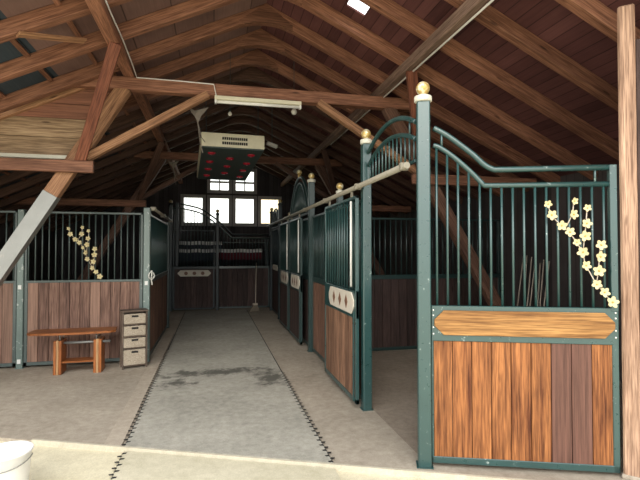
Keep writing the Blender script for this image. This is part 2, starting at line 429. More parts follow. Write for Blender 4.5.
for k in range(-4, 14): rafter_pair(k)

# battens under the left roof sheets
for i, x in enumerate((-1.35, -1.83, -2.31, -2.79, -3.3, -3.85)):
    b = MB(); n = Vector((-TAN * SL, 0, SL)); p = Vector((x, 0, roof_z(x) + DK)) - n * .022
    b.beam((x, front_y(x) + .03, p.z), (x, Y_BACK - .02, p.z), .05, .03, up=n)
    tag(b.build('roof_batten', M['timber'], None, .003), 'thin roof batten running under the left roof slope, %s from the ridge' % ['first', 'second', 'third', 'fourth', 'fifth', 'sixth'][i], 'batten', 'battens under the left roof slope')

nl = Vector((-TAN * SL, 0, SL)); p_l = Vector((-1.5, 0, roof_z(-1.5) - .014))
pa_, pb_ = on_plane(18, 34, p_l, nl), on_plane(85, 41, p_l, nl)
b = MB(); b.beam(pa_, pb_, .075, .02, up=(-TAN * SL, 0, SL))
tag(b.build('loose_board', M['timber_pale'], None, .003), 'short pale board nailed slantwise across two left rafters', 'board')
PZ1, PD, PW = CAM_H + .755 * HA - .015, .13, .125        # purlins
PXL, PXR = -.317 * HA, .735 * HA
b = MB(); b.beam((PXL - PW / 2, front_y(PXL) + .1, PZ1 - PD / 2), (PXL - PW / 2, Y_BACK - .01, PZ1 - PD / 2), PW, PD)
tag(b.build('roof_purlin', M['timber'], None, .008), 'heavy timber purlin running above the left side of the aisle', 'purlin', 'purlins along the aisle')
b = MB(); b.beam((PXR + .042, front_y(PXR) + .1, PZ1 - PD / 2), (PXR + .042, Y_BACK - .01, PZ1 - PD / 2), .084, PD)
tag(b.build('roof_purlin', M['timber_grey'], None, .008), 'greyish timber purlin with a pale conduit, above the right-hand stalls', 'purlin', 'purlins along the aisle')

TZ0, TZ1 = CAM_H + .655 * HA, PZ1 - PD                    # tie beam
def truss(y, label, near):
    e = empty('roof_truss', label, 'truss', (XR, y, 0), 0, 'timber trusses across the aisle')
    def P(x, z, dy=0): return Vector((x - XR, dy, z))
    b = MB(); b.beam(P(XR - 2.3, (TZ0 + TZ1) / 2), P(XR + 2.3, (TZ0 + TZ1) / 2), .14, TZ1 - TZ0); b.build('tie_beam', M['timber'], e, .008)
    for s in (-1, 1):
        top, foot = P(XR + s * 1.72, TZ0 + .03), P(XR + s * (1.72 + .6 * TZ0 + .02), -.0)
        b = MB(); b.beam(top, foot, .13, .185, up=(0, 1, 0)) if False else b.beam(top, foot, .17, .13, up=(0, 1, 0)); st = b.build('strut', M['timber_pale'] if near and s < 0 else M['plank_dull'] if near else M['timber_shaded'], e, .008)  # near right strut and far struts take darker wood as painted interior shade
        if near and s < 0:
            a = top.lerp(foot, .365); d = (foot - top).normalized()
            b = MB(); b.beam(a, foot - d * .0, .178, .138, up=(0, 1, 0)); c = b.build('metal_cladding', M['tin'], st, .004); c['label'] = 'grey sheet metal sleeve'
        b = MB(); b.beam(P(XR + s * .72, TZ0 + .02, -.02), P(XR + s * 2.14, CAM_H + 1.11, -.02), .09, .105, up=(0, 1, 0)); b.build('brace', M['timber_pale' if near else 'timber_shaded'], e, .006)
        b = MB(); b.beam(P(XR + s * 2.2, CAM_H + 1.06, -.07), P(XR + s * 1.63, PZ1 - PD + .02, -1.0), .1, .12, up=(1, 0, 0)); b.build('knee_brace', M['timber_red' if near else 'timber_shaded'], e, .006)
        b = MB(); b.beam(P(XR + s * 2.04, CAM_H + .985, -.11), P(XR + s * (4.0 if s > 0 else 5.1), CAM_H + .985, -.11), .07, .14); b.build('wall_tie', M['timber'], e, .006)
    return e
YT = 2.03 * HA
t1 = truss(YT, 'nearest timber truss across the aisle, its left strut sleeved in metal', True)
t2 = truss(10.55, 'farther timber truss crossing the roof behind the hanging heater', False)

# boarded infill on the left half of the near truss
e = empty('gable_boarding', 'pale horizontal boards filling the truss on the left above the stalls', 'boarding', (-1.5, YT + .1, CAM_H + 1.13))
b = MB(); z = 0.; hs = [.235, .235, .18, .17, .16]
for i, h in enumerate(hs):
    za, zb = z, z + h - .006
    def xlim(zz, inner=True): return -(1.98 - 1.72 + .02) if False else .6 * (zz + CAM_H + 1.13 - TZ0) 
    def xout(zz): # where the roof comes down to this height
        zw = zz + CAM_H + 1.13; return max(-3.15, XR - (ZR + .1 - zw) / TAN + 1.5)
    xa0, xa1 = xlim(za) - .0 + .33, xlim(zb) + .33
    xo0, xo1 = xout(za), xout(zb)
    if xo1 > xa1 - .1: break
    b.hexa([(xo0, -.015, za), (xa0, -.015, za), (xa0, .015, za), (xo0, .015, za), (xo1, -.015, zb), (xa1, -.015, zb), (xa1, .015, zb), (xo1, .015, zb)], None, [.5, .85, 2.5, 2.7, 2.4][i])
    z += h
b.build('boards', M['infill'], e)
b = MB(); b.box((-3.1, -.12, -.045), (-.16, -.0, -.0)); l = b.build('ledge', M['collar'], e, .004); l['label'] = 'pale dusty ledge under the boards'
b = MB(); s = Vector((-1.0 - 0, 0, -TAN)).normalized()
pa = Vector((-1.0 + 1.5 - .35, -.03, 0)); 
xs0 = -1.2; xs1 = -4.65
b.beam((xs0 + 1.5, -.04, roof_z(xs0) + .1 - CAM_H - 1.13), (xs1 + 1.5, -.04, roof_z(xs1) + .1 - CAM_H - 1.13), .07, .17); b.build('sloping_rail', M['timber_pale'], e, .005)

# cables and pipes
b = MB(); xx = PXL + .012
b.tube([(xx, 3.9, PZ1 - .03), (xx + .004, 4.6, PZ1 - .05), (xx, 5.2, PZ1 - .03), (xx + .006, 5.8, PZ1 - .07), (xx + .02, YT - .085, TZ1 - .01), (-.4, YT - .085, TZ1 - .012), (.0, YT - .085, TZ1 - .02), (.03, YT - .085, TZ0 - .0), (.08, YT - .09, TZ0 - .04)], .008, 6)
tag(b.build('power_cable', M['cable']), 'white cable clipped along the left purlin and the tie beam', 'cable')
b = MB(); xx = PXR + .088
b.tube([(xx, 1.9, PZ1 - PD - .008), (xx, 4, PZ1 - PD - .01), (xx, 9, PZ1 - PD - .008)], .011, 6)
tag(b.build('conduit', M['cable']), 'pale conduit running under the right purlin', 'pipe')

# ------------------------------------------------------------------ floor coverings
def strip_poly(xa, xb, ya0, yb0, y1, z): return [(xa, ya0, z), (xb, yb0, z), (xb, y1, z), (xa, y1, z)]
ML, MR = -.71, .91
b = MB(); b.prism(strip_poly(ML, MR, sill_y(ML) + .02, sill_y(MR) + .02, 12.9, .0125), (0, 0, -.012))
mat = tag(b.build('rubber_mat', M['mat']), 'long grey rubber mat down the middle of the aisle with dark stains', 'mat', 'rubber mats on the aisle floor')
b = MB(); b.prism([(ML, 2.2, -.01), (MR, 2.2, -.01), (MR, sill_y(MR) - .03, -.01), (ML, sill_y(ML) - .03, -.01)], (0, 0, -.018))
mat2 = tag(b.build('rubber_mat', M['mat_dusty']), 'dusty cream-coloured mat outside the threshold, in line with the aisle', 'mat', 'rubber mats on the aisle floor')
def dots(x, y0, y1, z, parent, step, side):
    """dovetail edge of a puzzle mat: one dark jagged seam"""
    b = MB(); y = y0; k = 0; rows = []
    while y < y1:
        o = .014 if k % 2 else -.014; a, c = (.022, .013) if k % 2 else (.013, .022)
        rows += [(y - .018, x - .0015, x + .0015), (y - .013, x + o - a, x + o + c), (y + .01, x + o - c, x + o + a), (y + .015, x - .0015, x + .0015)]
        y += step; k += 1
    vs = [(b.bm.verts.new((l, yy, z)), b.bm.verts.new((rr, yy, z))) for yy, l, rr in rows]
    for p, q in zip(vs, vs[1:]): b.bm.faces.new((p[0], p[1], q[1], q[0]))
    return b.build('interlocking_edge', M['seam'], parent)
dots(ML, sill_y(ML) + .04, 9.5, .0135, mat, .052, 1); dots(MR, sill_y(MR) + .04, 6.2, .0135, mat, .052, 1)
dots(ML, 3.0, sill_y(ML) - .06, -.0085, mat2, .052, 1)
b = MB(); b.prism(strip_poly(MR - .006, MR + .006, 6.2, 6.2, 12.9, .0132), (0, 0, -.003)); b.build('edge_seam', M['seam'], mat)
b = MB(); b.prism(strip_poly(ML - .006, ML + .006, 8, 8, 12.9, .0132), (0, 0, -.003)); b.build('edge_seam', M['seam'], mat)
b = MB(); b.prism(strip_poly(-.89, ML - .03, sill_y(-.89) + .02, sill_y(ML) + .02, 12.9, .009), (0, 0, -.0085))
tag(b.build('rubber_strip', M['strip']), 'narrow brown strip of matting along the left edge of the grey aisle mat', 'mat')

# ------------------------------------------------------------------ stall posts
def stall_post(x, y, label, top=2.79, w=.092, ball=.052, mat='green', capped=True, rz=0.):
    e = empty('stall_post', label, 'post', (x, y, 0), rz, 'green stall posts with ball finials')
    b = MB(); b.box((-w/2, -w/2, 0), (w/2, w/2, top), 'z'); b.build('shaft', M[mat], e, .008)
    b = MB(); b.box((-w/2 - .012, -w/2 - .012, 0), (w/2 + .012, w/2 + .012, .006)); b.build('foot_plate', M[mat], e)
    b = MB(); c = w * .62
    b.lathe([(0, top), (c, top), (c * 1.1, top + .006), (c * 1.1, top + .04), (c, top + .046), (c * .55, top + .05), (c * .45, top + .062), (0, top + .064)])
    if ball < .001: b.bm.free(); return e
    b.build('collar', M['collar' if mat in ('green', 'green_dark') else mat], e)
    b = MB(); n = 10
    b.lathe([(ball * math.sin(math.pi * i / n), top + .055 + ball - ball * math.cos(math.pi * i / n)) for i in range(n + 1)])
    b.build('ball_finial', M['gilt'], e)
    return e
SX = 1.57
PA = (1.59, 3.33); A_RZ = R(-20.2)
stall_post(*PA, 'tallest green post with gilt ball, joining the front panel to the open doorway', 2.80, .1, .054, rz=A_RZ)
stall_post(1.562, 4.63, 'green post with gilt ball on the far side of the open doorway', 2.76)
stall_post(1.66, 6.02, 'short green post with gilt ball showing above the track behind the first sliding door', 2.4, .08, .05, 'green_dark')
stall_post(SX, 7.45, 'green post with gilt ball between the first and second right-hand stalls', 2.76, .1, .05, 'green_dark')
stall_post(SX, 9.62, 'dark green post at the far foot of the full round arch', 2.3, .09, .045, 'green_dark')
stall_post(SX, 11.1, 'dark post with ball at the near side of the last small arch', 2.72, .09, .05, 'green_black')
stall_post(SX, 12.75, 'dark post with ball at the far side of the last small arch', 2.66, .09, .05, 'green_black')
stall_post(-.96, 7.35, 'pale-lit green corner post behind the drawer tower', 2.28, .095, .0001, 'green_pale')  # its highlights are put into the pale paint
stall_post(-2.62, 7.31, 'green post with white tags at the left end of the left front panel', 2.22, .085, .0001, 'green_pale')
stall_post(-.95, 10.4, 'dark green post at the far end of the left side panel', 2.25, .09, .0001, 'green_dark')
stall_post(-1.12, 13.2, 'dark post with ball at the left of the end partition', 2.86, .09, .05, 'green_black')
stall_post(.12, 13.12, 'dark post with ball in the middle of the end partition', 2.62, .08, .05, 'green_black')
stall_post(1.62, 13.25, 'plain dark post at the right of the end partition', 2.1, .09, .0001, 'green_black')
# ------------------------------------------------------------------ stall panels
def interp(pts, u):
    for (u0, z0), (u1, z1) in zip(pts, pts[1:]):
        if u <= u1: 
            return z0 + (z1 - z0) * (u - u0) / (u1 - u0)
    return pts[-1][1]
def smooth_pts(pts, n=6):
    out = []
    P = [pts[0]] + list(pts) + [pts[-1]]
    for i in range(1, len(P) - 2):
        for k in range(n):
            t = k / n; p0, p1, p2, p3 = P[i - 1], P[i], P[i + 1], P[i + 2]
            out.append(tuple(.5 * (2 * p1[q] + (p2[q] - p0[q]) * t + (2 * p0[q] - 5 * p1[q] + 4 * p2[q] - p3[q]) * t * t + (3 * p1[q] - p0[q] - 3 * p2[q] + p3[q]) * t ** 3) for q in (0, 1)))
    out.append(pts[-1]); return out
def stall_panel(name, label, cat, loc, rz, Lg, zb=1.22, zt=2.14, nbar=14, mat='green', wood_m='plank', tints=None, plank_w=.125, z0=.03, mid=(.98, 1.22), top_curve=None, group=None, bar_r=.0095, us=0., th=.04, bars_from=None):
    e = empty(name, label, cat, loc, rz, group)
    fm = MB(); h = th / 2
    fm.box((us, -h, z0), (Lg, h, z0 + .05)); fm.box((us, -h, z0), (us + (.016 if us else .045), h, zb)); fm.box((Lg - .045, -h, z0), (Lg, h, zb))
    fm.box((us, -h, zb - .035), (Lg, h, zb))
    if mid: fm.box((us, -h - .001, mid[0]), (Lg, h + .001, zb))
    if top_curve is None:
        fm.box((0, -h, zt - .03), (Lg, h, zt)); fm.box((0, -h, zb), (.03, h, zt)); fm.box((Lg - .03, -h, zb), (Lg, h, zt))
    fm.build('frame', M[mat], e, .004)
    b = MB(); n = max(1, round((Lg - .08 - us) / plank_w)); ul = us + (.014 if us else .04); pw = (Lg - .04 - ul) / n; ztop = mid[0] if mid else zb - .035
    for i in range(n):
        b.box((ul + i * pw + .0025, -.012, z0 + .045), (ul + (i + 1) * pw - .0025, .012, ztop + .005), 'z', tints[i] if tints else None)
    b.build('plank_boarding', M[wood_m], e, .003)
    if nbar:
        for i in range(nbar):
            u = Lg * (i + .5) / nbar if bars_from is None else bars_from[0] + (bars_from[1] - bars_from[0]) * i / (nbar - 1)
            zz = zt - .015 if top_curve is None else interp(top_curve, u)
            q = MB(); q.tube([(u, 0, zb - .01), (u, 0, zz)], bar_r, 8); q.build('bar', M[mat], e)
    if top_curve is not None:
        q = MB(); q.tube([(u, 0, z) for u, z in top_curve], .02, 10); q.build('lower_arch_rail', M[mat], e)
    return e
def plaque(e, u0, u1, z0, z1, y, mat='ivory', thick=.014, diamonds=3, dmat='diamond', cut=.08, oval=False):
    """board with cut corners, fixed on the face at local y, facing its outer side"""
    s = 1 if y > 0 else -1; c = min(cut, (z1 - z0) * .45)
    poly = [(u0 + c, y, z0), (u1 - c, y, z0), (u1, y, z0 + c), (u1, y, z1 - c), (u1 - c, y, z1), (u0 + c, y, z1), (u0, y, z1 - c), (u0, y, z0 + c)]
    q = MB(); q.prism(poly, (0, s * thick, 0)); p = q.build('plaque', M[mat], e, .003)
    for i in range(diamonds):
        uc = u0 + (u1 - u0) * (i + 1) / (diamonds + 1); zc = (z0 + z1) / 2; dw, dh = (u1 - u0) * .055, (z1 - z0) * .33
        q = MB(); yy = y + s * thick
        pts = [(uc + dw * math.cos(a), yy, zc + min(dh, dw) * math.sin(a)) for a in [k * math.pi / 6 for k in range(12)]] if oval else [(uc - dw, yy, zc), (uc, yy, zc - dh), (uc + dw, yy, zc), (uc, yy, zc + dh)]
        q.prism(pts, (0, s * .003, 0)); q.build('diamond_inlay' if not oval else 'round_inlay', M[dmat], p)
    return p

# --- angled front panel beside the tall post
LA = 1.392
low = smooth_pts([(.076, 2.462), (.13, 2.44), (.22, 2.375), (.32, 2.285), (.39, 2.215), (.455, 2.142)]) + [(LA, 2.138)]
upp = smooth_pts([(.078, 2.597), (.19, 2.53), (.36, 2.395), (.46, 2.30), (.53, 2.262)]) + [(LA, 2.262)]
pa = stall_panel('stall_front_panel', 'angled stall front of orange planks and green bars beside the wooden front post', 'stall front',
                 (PA[0], PA[1], 0), A_RZ, LA, 1.225, 2.14, 16, 'green', 'plank',
                 [.55, .8, .75, .6, .78, .55, 2.3, 2.42, .75], .142, .03, (.955, 1.228), low, bars_from=(.1, LA - .085), bar_r=.0095, us=.054)
q = MB(); q.tube([(u, 0, z) for u, z in upp], .022, 10); q.build('upper_arch_rail', M['green'], pa)
for u in (.14, 1.25):
    q = MB(); q.tube([(u, 0, interp(low, u)), (u, 0, interp(upp, u))], .009, 8); q.build('bar', M['green'], pa)
q = MB(); q.box((LA - .05, -.025, 1.2), (LA, .025, 2.28)); q.build('end_upright', M['green'], pa, .004)
pl = plaque(pa, .075, LA - .03, 1.003, 1.19, -.022, 'plaque_wood', .014, 0, cut=.07); pl['label'] = 'honey-coloured wooden name board without writing'
# bolts at the corners of the plaque
for u in (.068, LA - .022):
    for z in (1.01, 1.06, 1.15, 1.19):
        q = MB(); q.lathe([(0, -.002), (.007, -.002), (.006, .004), (0, .005)], (0, 0, 0), 8); o = q.build('bolt', M['white'], pa); o.location = (u, -.021, z); o.rotation_euler = (R(90), 0, 0)

# --- wooden front post and outer wall
d = Vector((math.cos(A_RZ), math.sin(A_RZ), 0)); pw0 = Vector((*PA, 0)) + d * (LA + .087)
e = empty('front_post', 'thick rough wooden post at the right edge of the stable front', 'post', pw0, R(-45))
b = MB(); b.beam((0, 0, 0), (0, 0, 3.45), .108, .108, up=(0, 1, 0)); b.build('shaft', M['post_wood'], e, .012)
b = MB(); b.box((-.065, -.065, 0), (.065, .065, .03)); b.build('base_stone', M['floor'], e, .006)
bb = MB(); bb.box((.056, -.0, 0), (.105, .05, 3.2), 'z'); bb.build('gap_shade', M['plank_dark'], e, .004)  # dark strip standing in for the shadow gap between post and wall
w0 = pw0 + d * .15; w1 = pw0 + d * 3.5
b = MB(); n = Vector((-d.y, d.x, 0)) * .1
b.hexa([w0 - n * .2, w1 - n * .2, w1 + n, w0 + n] + [p + Vector((0, 0, 3.3)) for p in (w0 - n * .2, w1 - n * .2, w1 + n, w0 + n)])
struct(b.build('wall_front', M['wall_front']))

# --- arched transom over the open doorway
def arch_pts(L_, z0, rise, n=22, p=2.0): return [(L_ * i / n, z0 + rise * (1 - abs(2 * i / n - 1) ** p)) for i in range(n + 1)]
LT = 1.165
e = empty('arched_transom', 'double green arch with short bars over the open doorway', 'arch', (SX, 3.407, 0), R(90))
lo, up = arch_pts(LT, 2.53, .135), arch_pts(LT, 2.665, .15)
b = MB(); b.tube([(u, 0, z) for u, z in lo], .019, 10); b.build('lower_arch_rail', M['green'], e)
b = MB(); b.tube([(u, 0, z) for u, z in up], .021, 10); b.build('upper_arch_rail', M['green'], e)
b = MB(); b.box((0, -.015, 2.345), (LT, .015, 2.37)); b.build('bottom_rail', M['green'], e, .003)
for i in range(13):
    u = LT * (i + .5) / 13; q = MB(); q.tube([(u, 0, 2.35), (u, 0, interp(lo, u))], .0085, 8); q.build('bar', M['green'], e)
q = MB(); q.tube([(.13, 0, interp(lo, .13)), (.13, 0, interp(up, .13))], .0085, 8); q.build('bar', M['green'], e)

# --- sliding door track along the right-hand stalls
TX = 1.468
e = empty('door_track', 'long worn beige sliding door track along the tops of the right stalls', 'track', (TX, 3.36, 2.31))
b = MB(); b.tube([(0, 0, 0), (0, 9.6, 0)], .027, 10); b.build('track_pipe', M['rail'], e)
for y in (.07, 1.27, 2.7, 4.1, 6.2, 7.7):
    b = MB(); b.box((-.031, y - .022, -.031), (.034, y + .022, .031)); b.build('bracket', M['rail'], e, .004)

# --- fixed panels along the aisle, right
stall_panel('stall_side_panel', 'dark planked stall side with green bars behind the first sliding door', 'stall side', (SX + .02, 4.69, 0), R(90), 2.7, 1.22, 2.2, 28, 'green_dark', 'plank_dull', None, .13, .03, (1.14, 1.22), group='stall sides along the right of the aisle')
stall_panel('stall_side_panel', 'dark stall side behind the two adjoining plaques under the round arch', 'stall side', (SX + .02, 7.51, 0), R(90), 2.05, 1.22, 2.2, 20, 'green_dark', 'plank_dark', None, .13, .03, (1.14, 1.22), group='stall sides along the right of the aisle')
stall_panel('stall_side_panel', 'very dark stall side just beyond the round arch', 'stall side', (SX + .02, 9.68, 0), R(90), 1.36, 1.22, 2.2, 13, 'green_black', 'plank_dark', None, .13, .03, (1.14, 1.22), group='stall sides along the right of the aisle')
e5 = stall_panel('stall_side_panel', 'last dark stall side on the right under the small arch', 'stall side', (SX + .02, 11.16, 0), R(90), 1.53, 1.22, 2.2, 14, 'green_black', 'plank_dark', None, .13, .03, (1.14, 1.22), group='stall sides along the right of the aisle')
plaque(e5, .3, 1.25, 1.13, 1.27, .022, 'ivory', .012, 3)
# --- sliding doors
def sliding_door(y, Lg, label, mat, wm, nb, tints=None, white=True):
    e = stall_panel('sliding_door', label, 'stall door', (TX, y, 0), R(90), Lg, 1.22, 2.22, nb, mat, wm, tints, .13, .05, (.93, 1.22), group='sliding stall doors on the right', th=.036)
    plaque(e, .05, Lg - .28, .97, 1.2, .019)
    if white:
        q = MB(); q.tube([(.13, .03, 1.26), (.13, .03, 2.17)], .012, 8); o = q.build('pull_bar', M['white'], e); o['label'] = 'white painted upright pull bar'
    for u in (.2, Lg - .2):
        q = MB(); q.box((u - .02, -.01, 2.2), (u + .02, .01, 2.279)); q.build('hanger', M['rail'], e)
    q = MB(); q.box((.06, .018, .07), (.08, .03, 1.0)); 
    q.build('edge_strip', M[mat], e)
    return e
sliding_door(4.64, 1.38, 'nearest sliding door of brown planks with ivory three-diamond plaque', 'green', 'plank_mid', 13, [.75, .9, .6, .95, .7, .85, .5, .7, .4, .3])
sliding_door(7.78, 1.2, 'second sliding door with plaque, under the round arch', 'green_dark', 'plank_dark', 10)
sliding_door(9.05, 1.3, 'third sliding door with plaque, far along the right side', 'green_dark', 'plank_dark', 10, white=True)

# --- full round arch over second stall
def arch_thing(label, y0, L_, z0, rise, mat, finial, p=2.2):
    e = empty('arched_transom', label, 'arch', (SX, y0, 0), R(90))
    a = arch_pts(L_, z0, rise, 28, p); 
    c = [(L_ * .1 + u * .8, z0 + (z - z0) * .84) for u, z in a]
    b = MB(); b.tube([(u, 0, z) for u, z in a], .024, 10); b.build('upper_arch_rail', M[mat], e)
    b = MB(); b.tube([(u, 0, z) for u, z in c], .02, 10); b.build('lower_arch_rail', M[mat], e)
    n = max(5, int(L_ * .8 / .1))
    for i in range(n):
        u = L_ * .1 + L_ * .8 * (i + .5) / n; q = MB(); q.tube([(u, 0, z0 - .04), (u, 0, interp(c, u))], .009, 6); q.build('bar', M[mat], e)
    b = MB(); b.box((0, -.015, z0 - .06), (L_, .015, z0 - .03)); b.build('bottom_rail', M[mat], e)
    if finial:
        r = .05; zt = z0 + rise
        b = MB(); b.lathe([(0, zt), (.03, zt), (.03, zt + .05), (.015, zt + .06)] + [(r * math.sin(math.pi * i / 8), zt + .05 + r - r * math.cos(math.pi * i / 8)) for i in range(1, 9)], (L_ / 2, 0, 0), 14); b.build('ball_finial', M['gilt'], e)
    return e
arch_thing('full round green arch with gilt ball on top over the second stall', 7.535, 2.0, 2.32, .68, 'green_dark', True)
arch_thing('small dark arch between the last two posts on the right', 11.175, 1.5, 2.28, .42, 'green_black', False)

# --- stall divider and things inside the first stall
stall_panel('stall_divider', 'dark planked divider with bars at the back of the open stall', 'stall side', (1.68, 7.22, 0), 0, 3.2, 1.24, 2.18, 34, 'green_dark', 'plank_dark', None, .14, .01, (1.17, 1.24))
for i in range(7):
    b = MB(); y = 6.1 + i * .1
    b.tube([(4.62 + .05 * (i % 3), y - .16, .0), (4.975, y + .02 * (i % 2), 1.5 + random.uniform(-.08, .08))], .011, 6)
    tag(b.build('wooden_stick', M['twig']), 'thin pale stick leaning on the stall wall, seen through the front panel bars', 'stick', 'sticks leaning in the open stall')

# --- left front panels
lp = stall_panel('stall_front_panel', 'left stall front of faded brown planks and green bars behind the bench', 'stall front', (-2.575, 7.31, 0), 0, 1.565, 1.22, 2.2, 18, 'green_grey', 'plank_left', [2.85, .35, .55, .4, .6, .45, 2.9, .5, .35, .45, .4], .14, .03, (1.19, 1.22))
stall_panel('stall_front_panel', 'farthest left stall front, grey-brown planks behind the metal-sleeved strut', 'stall front', (-4.3, 7.31, 0), 0, 1.63, 1.22, 2.2, 17, 'green_grey', 'plank_left', [2.3] * 14, .145, .03, (1.19, 1.22))
for z, i in ((1.16, 0), (.12, 1)):
    pass
stall_panel('stall_side_panel', 'dark green stall side along the left of the aisle', 'stall side', (-.95, 7.42, 0), R(90), 2.92, 1.22, 2.2, 24, 'green_dark', 'plank_dull', None, .14, .03, (1.14, 1.22))
e = empty('door_track', 'short pale door track on top of the left side panel', 'track', (-.872, 7.32, 2.27))
b = MB(); b.tube([(0, 0, 0), (0, 3.1, 0)], .024, 8); b.build('track_pipe', M['rail'], e)
for y in (.08, 1.5, 3.0):
    b = MB(); b.box((-.05, y - .03, -.03), (.03, y + .03, .03)); b.build('bracket', M['rail'], e, .004)

# --- end partition across the aisle
ec = smooth_pts([(.2, 2.80), (.69, 2.69), (1.0, 2.51), (1.29, 2.27), (1.6, 1.98)]) + [(2.66, 1.98)]
eu = smooth_pts([(.18, 2.92), (.69, 2.81), (1.0, 2.63), (1.29, 2.40), (1.6, 2.085)]) + [(2.66, 2.085)]
ep = stall_panel('end_partition', 'dark barred partition with a falling arch across the end of the aisle', 'stall front', (-1.08, 13.3, 0), 0, 2.66, 1.2, 1.98, 30, 'green_dark', 'plank_dark', None, .14, .02, (1.13, 1.2), [(0, 2.8)] + ec)
b = MB(); b.tube([(u, 0, z) for u, z in eu], .022, 8); b.build('upper_arch_rail', M['green_black'], ep)
b = MB(); b.box((.08, -.02, 1.2), (.16, .02, 2.95)); b.build('end_upright', M['green_black'], ep)
ed = stall_panel('sliding_door', 'dark door with ivory plaque at the end of the aisle, left of the middle post', 'stall door', (-1.05, 13.16, 0), 0, 1.1, 1.2, 2.2, 11, 'green_black', 'plank_dark', None, .14, .03, (1.13, 1.2), th=.036)
plaque(ed, .12, 1.0, .93, 1.1, -.02, 'ivory', .012, 3, cut=.08, oval=True)

# --- horse blankets over a rail behind the end partition
def blanket(label, x0, x1, ztop, drop, mat, y):
    e = empty('horse_blanket', label, 'blanket', ((x0 + x1) / 2, y, ztop), 0, 'horse blankets hanging at the end')
    def fold(n, z_off, h0, h1, yo):
        b = MB(); W = x1 - x0; cols = 28; rows = []
        prof = [(-h0, -yo), (-h0 * .5, -yo), (-.02, -yo * .9), (0.0, 0), (-.02, yo * .9), (-h1, yo)]
        for i in range(cols + 1):
            u = -W / 2 + W * i / cols; wv = .008 * math.sin(i * 1.3 + n) + .006 * math.sin(i * .6 + 2 * n); sag = .006 + .006 * math.sin(i * .5 + n)
            rows.append([b.bm.verts.new((u, p[1] + (wv if abs(p[1]) > .001 else 0), p[0] + sag + z_off)) for p in prof])
        for a, c in zip(rows, rows[1:]):
            for k in range(len(prof) - 1): b.bm.faces.new((a[k], a[k + 1], c[k + 1], c[k])).smooth = True
        return b
    fold(1, 0, drop, drop * .8, .04).build('blanket_body', M[mat], e)
    fold(1, .006, .1, .06, .05).build('fleece_edge', M['cloth_white'], e)
    return e
e = empty('blanket_rack', 'dark wall rack of two poles behind the end partition', 'rack', (.25, 13.75, 0))
for z, y in ((1.86, .12), (1.64, -.12)):
    b = MB(); b.tube([(-1.35, y, z), (1.35, y, z)], .018, 8); b.build('pole', M['green_black'], e)
for x in (-1.3, 1.3):
    b = MB(); b.box((x - .03, -.15, 0), (x + .03, -.09, 1.66)); b.box((x - .03, .09, 0), (x + .03, .15, 1.88)); b.box((x - .03, -.15, 0), (x + .03, .15, .05)); b.build('upright', M['green_black'], e)
blanket('dark blanket with a white fleece edge, upper left behind the end bars', -1.0, .25, 1.885, .5, 'cloth_dark', 13.87)
blanket('dark red blanket with white edge, lower right behind the end bars', .15, 1.4, 1.665, .3, 'cloth_red', 13.63)
blanket('dark blanket with a white edge, lower left behind the end bars', -.95, .08, 1.665, .32, 'cloth_dark', 13.63)

# --- broom by the end
e = empty('broom', 'pale-handled broom leaning at the far right end of the aisle', 'broom', (1.13, 12.7, 0), R(20))
b = MB(); b.tube([(.0, 0, .2), (.16, .3, 1.3)], .013, 8); b.build('handle', M['twig'], e)
b = MB(); b.prism([(-.19, -.03, .0), (.11, -.03, .0), (.04, -.03, .17), (-.06, -.03, .17)], (0, .06, 0)); b.build('bristles', M['bristle'], e)
b = MB(); b.box((-.07, -.035, .16), (.05, .035, .21)); b.build('head', M['twig'], e)

# --- rope on the left side
b = MB(); pts = []
for i in range(25):
    a = i / 24 * 2 * math.pi; pts.append((.035 * math.sin(a), .03 * math.sin(a), -.06 + .05 * math.cos(a)))
pts += [(.005, 0, -.03), (.0, 0, -.12), (.012, 0, -.2)]
e = empty('lead_rope', 'knotted pale rope hanging on the left corner post', 'rope', (-.885, 7.28, 1.33))
b.tube(pts, .011, 6); b.build('rope_loop', M['rope'], e)
b = MB(); b.lathe([(0, -.02), (.018, -.012), (.02, 0), (.014, .015), (0, .02)], (0, 0, 0), 10); b.build('knot', M['rope'], e)
for (x, y, z, l) in ((-2.62, 7.262, 1.13, 'small white tag high on the left panel post'), (-2.62, 7.262, .1, 'small white tag at the foot of the left panel post'), (-.96, 7.297, 1.16, 'small white tag on the corner post behind the drawer tower')):
    b = MB(); b.box((-.022, -.004, -.03), (.022, .004, .03)); tag(b.build('post_tag', M['tag'], None, .002, (x, y, z)), l, 'tag', 'white tags on the left posts')

# ------------------------------------------------------------------ blossom branches
FL = [(40, 52), (52, 97), (90, 138), (120, 165), (147, 205), (133, 95), (138, 42), (187, 70), (183, 132), (177, 180), (170, 245), (178, 297), (235, 217), (230, 262), (227, 317), (218, 370), (245, 402), (273, 440)]
SC = .00186                                   # metres per unit of the sketch
def fl(p): return ((p[0] - 285) * SC, 0, (455 - p[1]) * SC)
e = empty('blossom_branch', 'cream blossom branch fixed to the bars of the right front panel', 'decoration', (0, 0, 0), 0, 'artificial blossom branches on the stall bars')
b = MB()
for chain in ([(285, 455), (245, 402), (218, 370), (190, 315), (178, 297), (170, 245), (147, 205), (120, 165), (90, 138), (52, 97), (40, 52)], [(218, 370), (227, 317), (230, 262), (235, 217)], [(170, 245), (177, 180), (183, 132), (187, 70)], [(105, 150), (120, 120), (133, 95), (138, 42)]):
    b.tube([fl(p) for p in chain], .004, 6)
b.build('stem', M['twig'], e)
proto = None
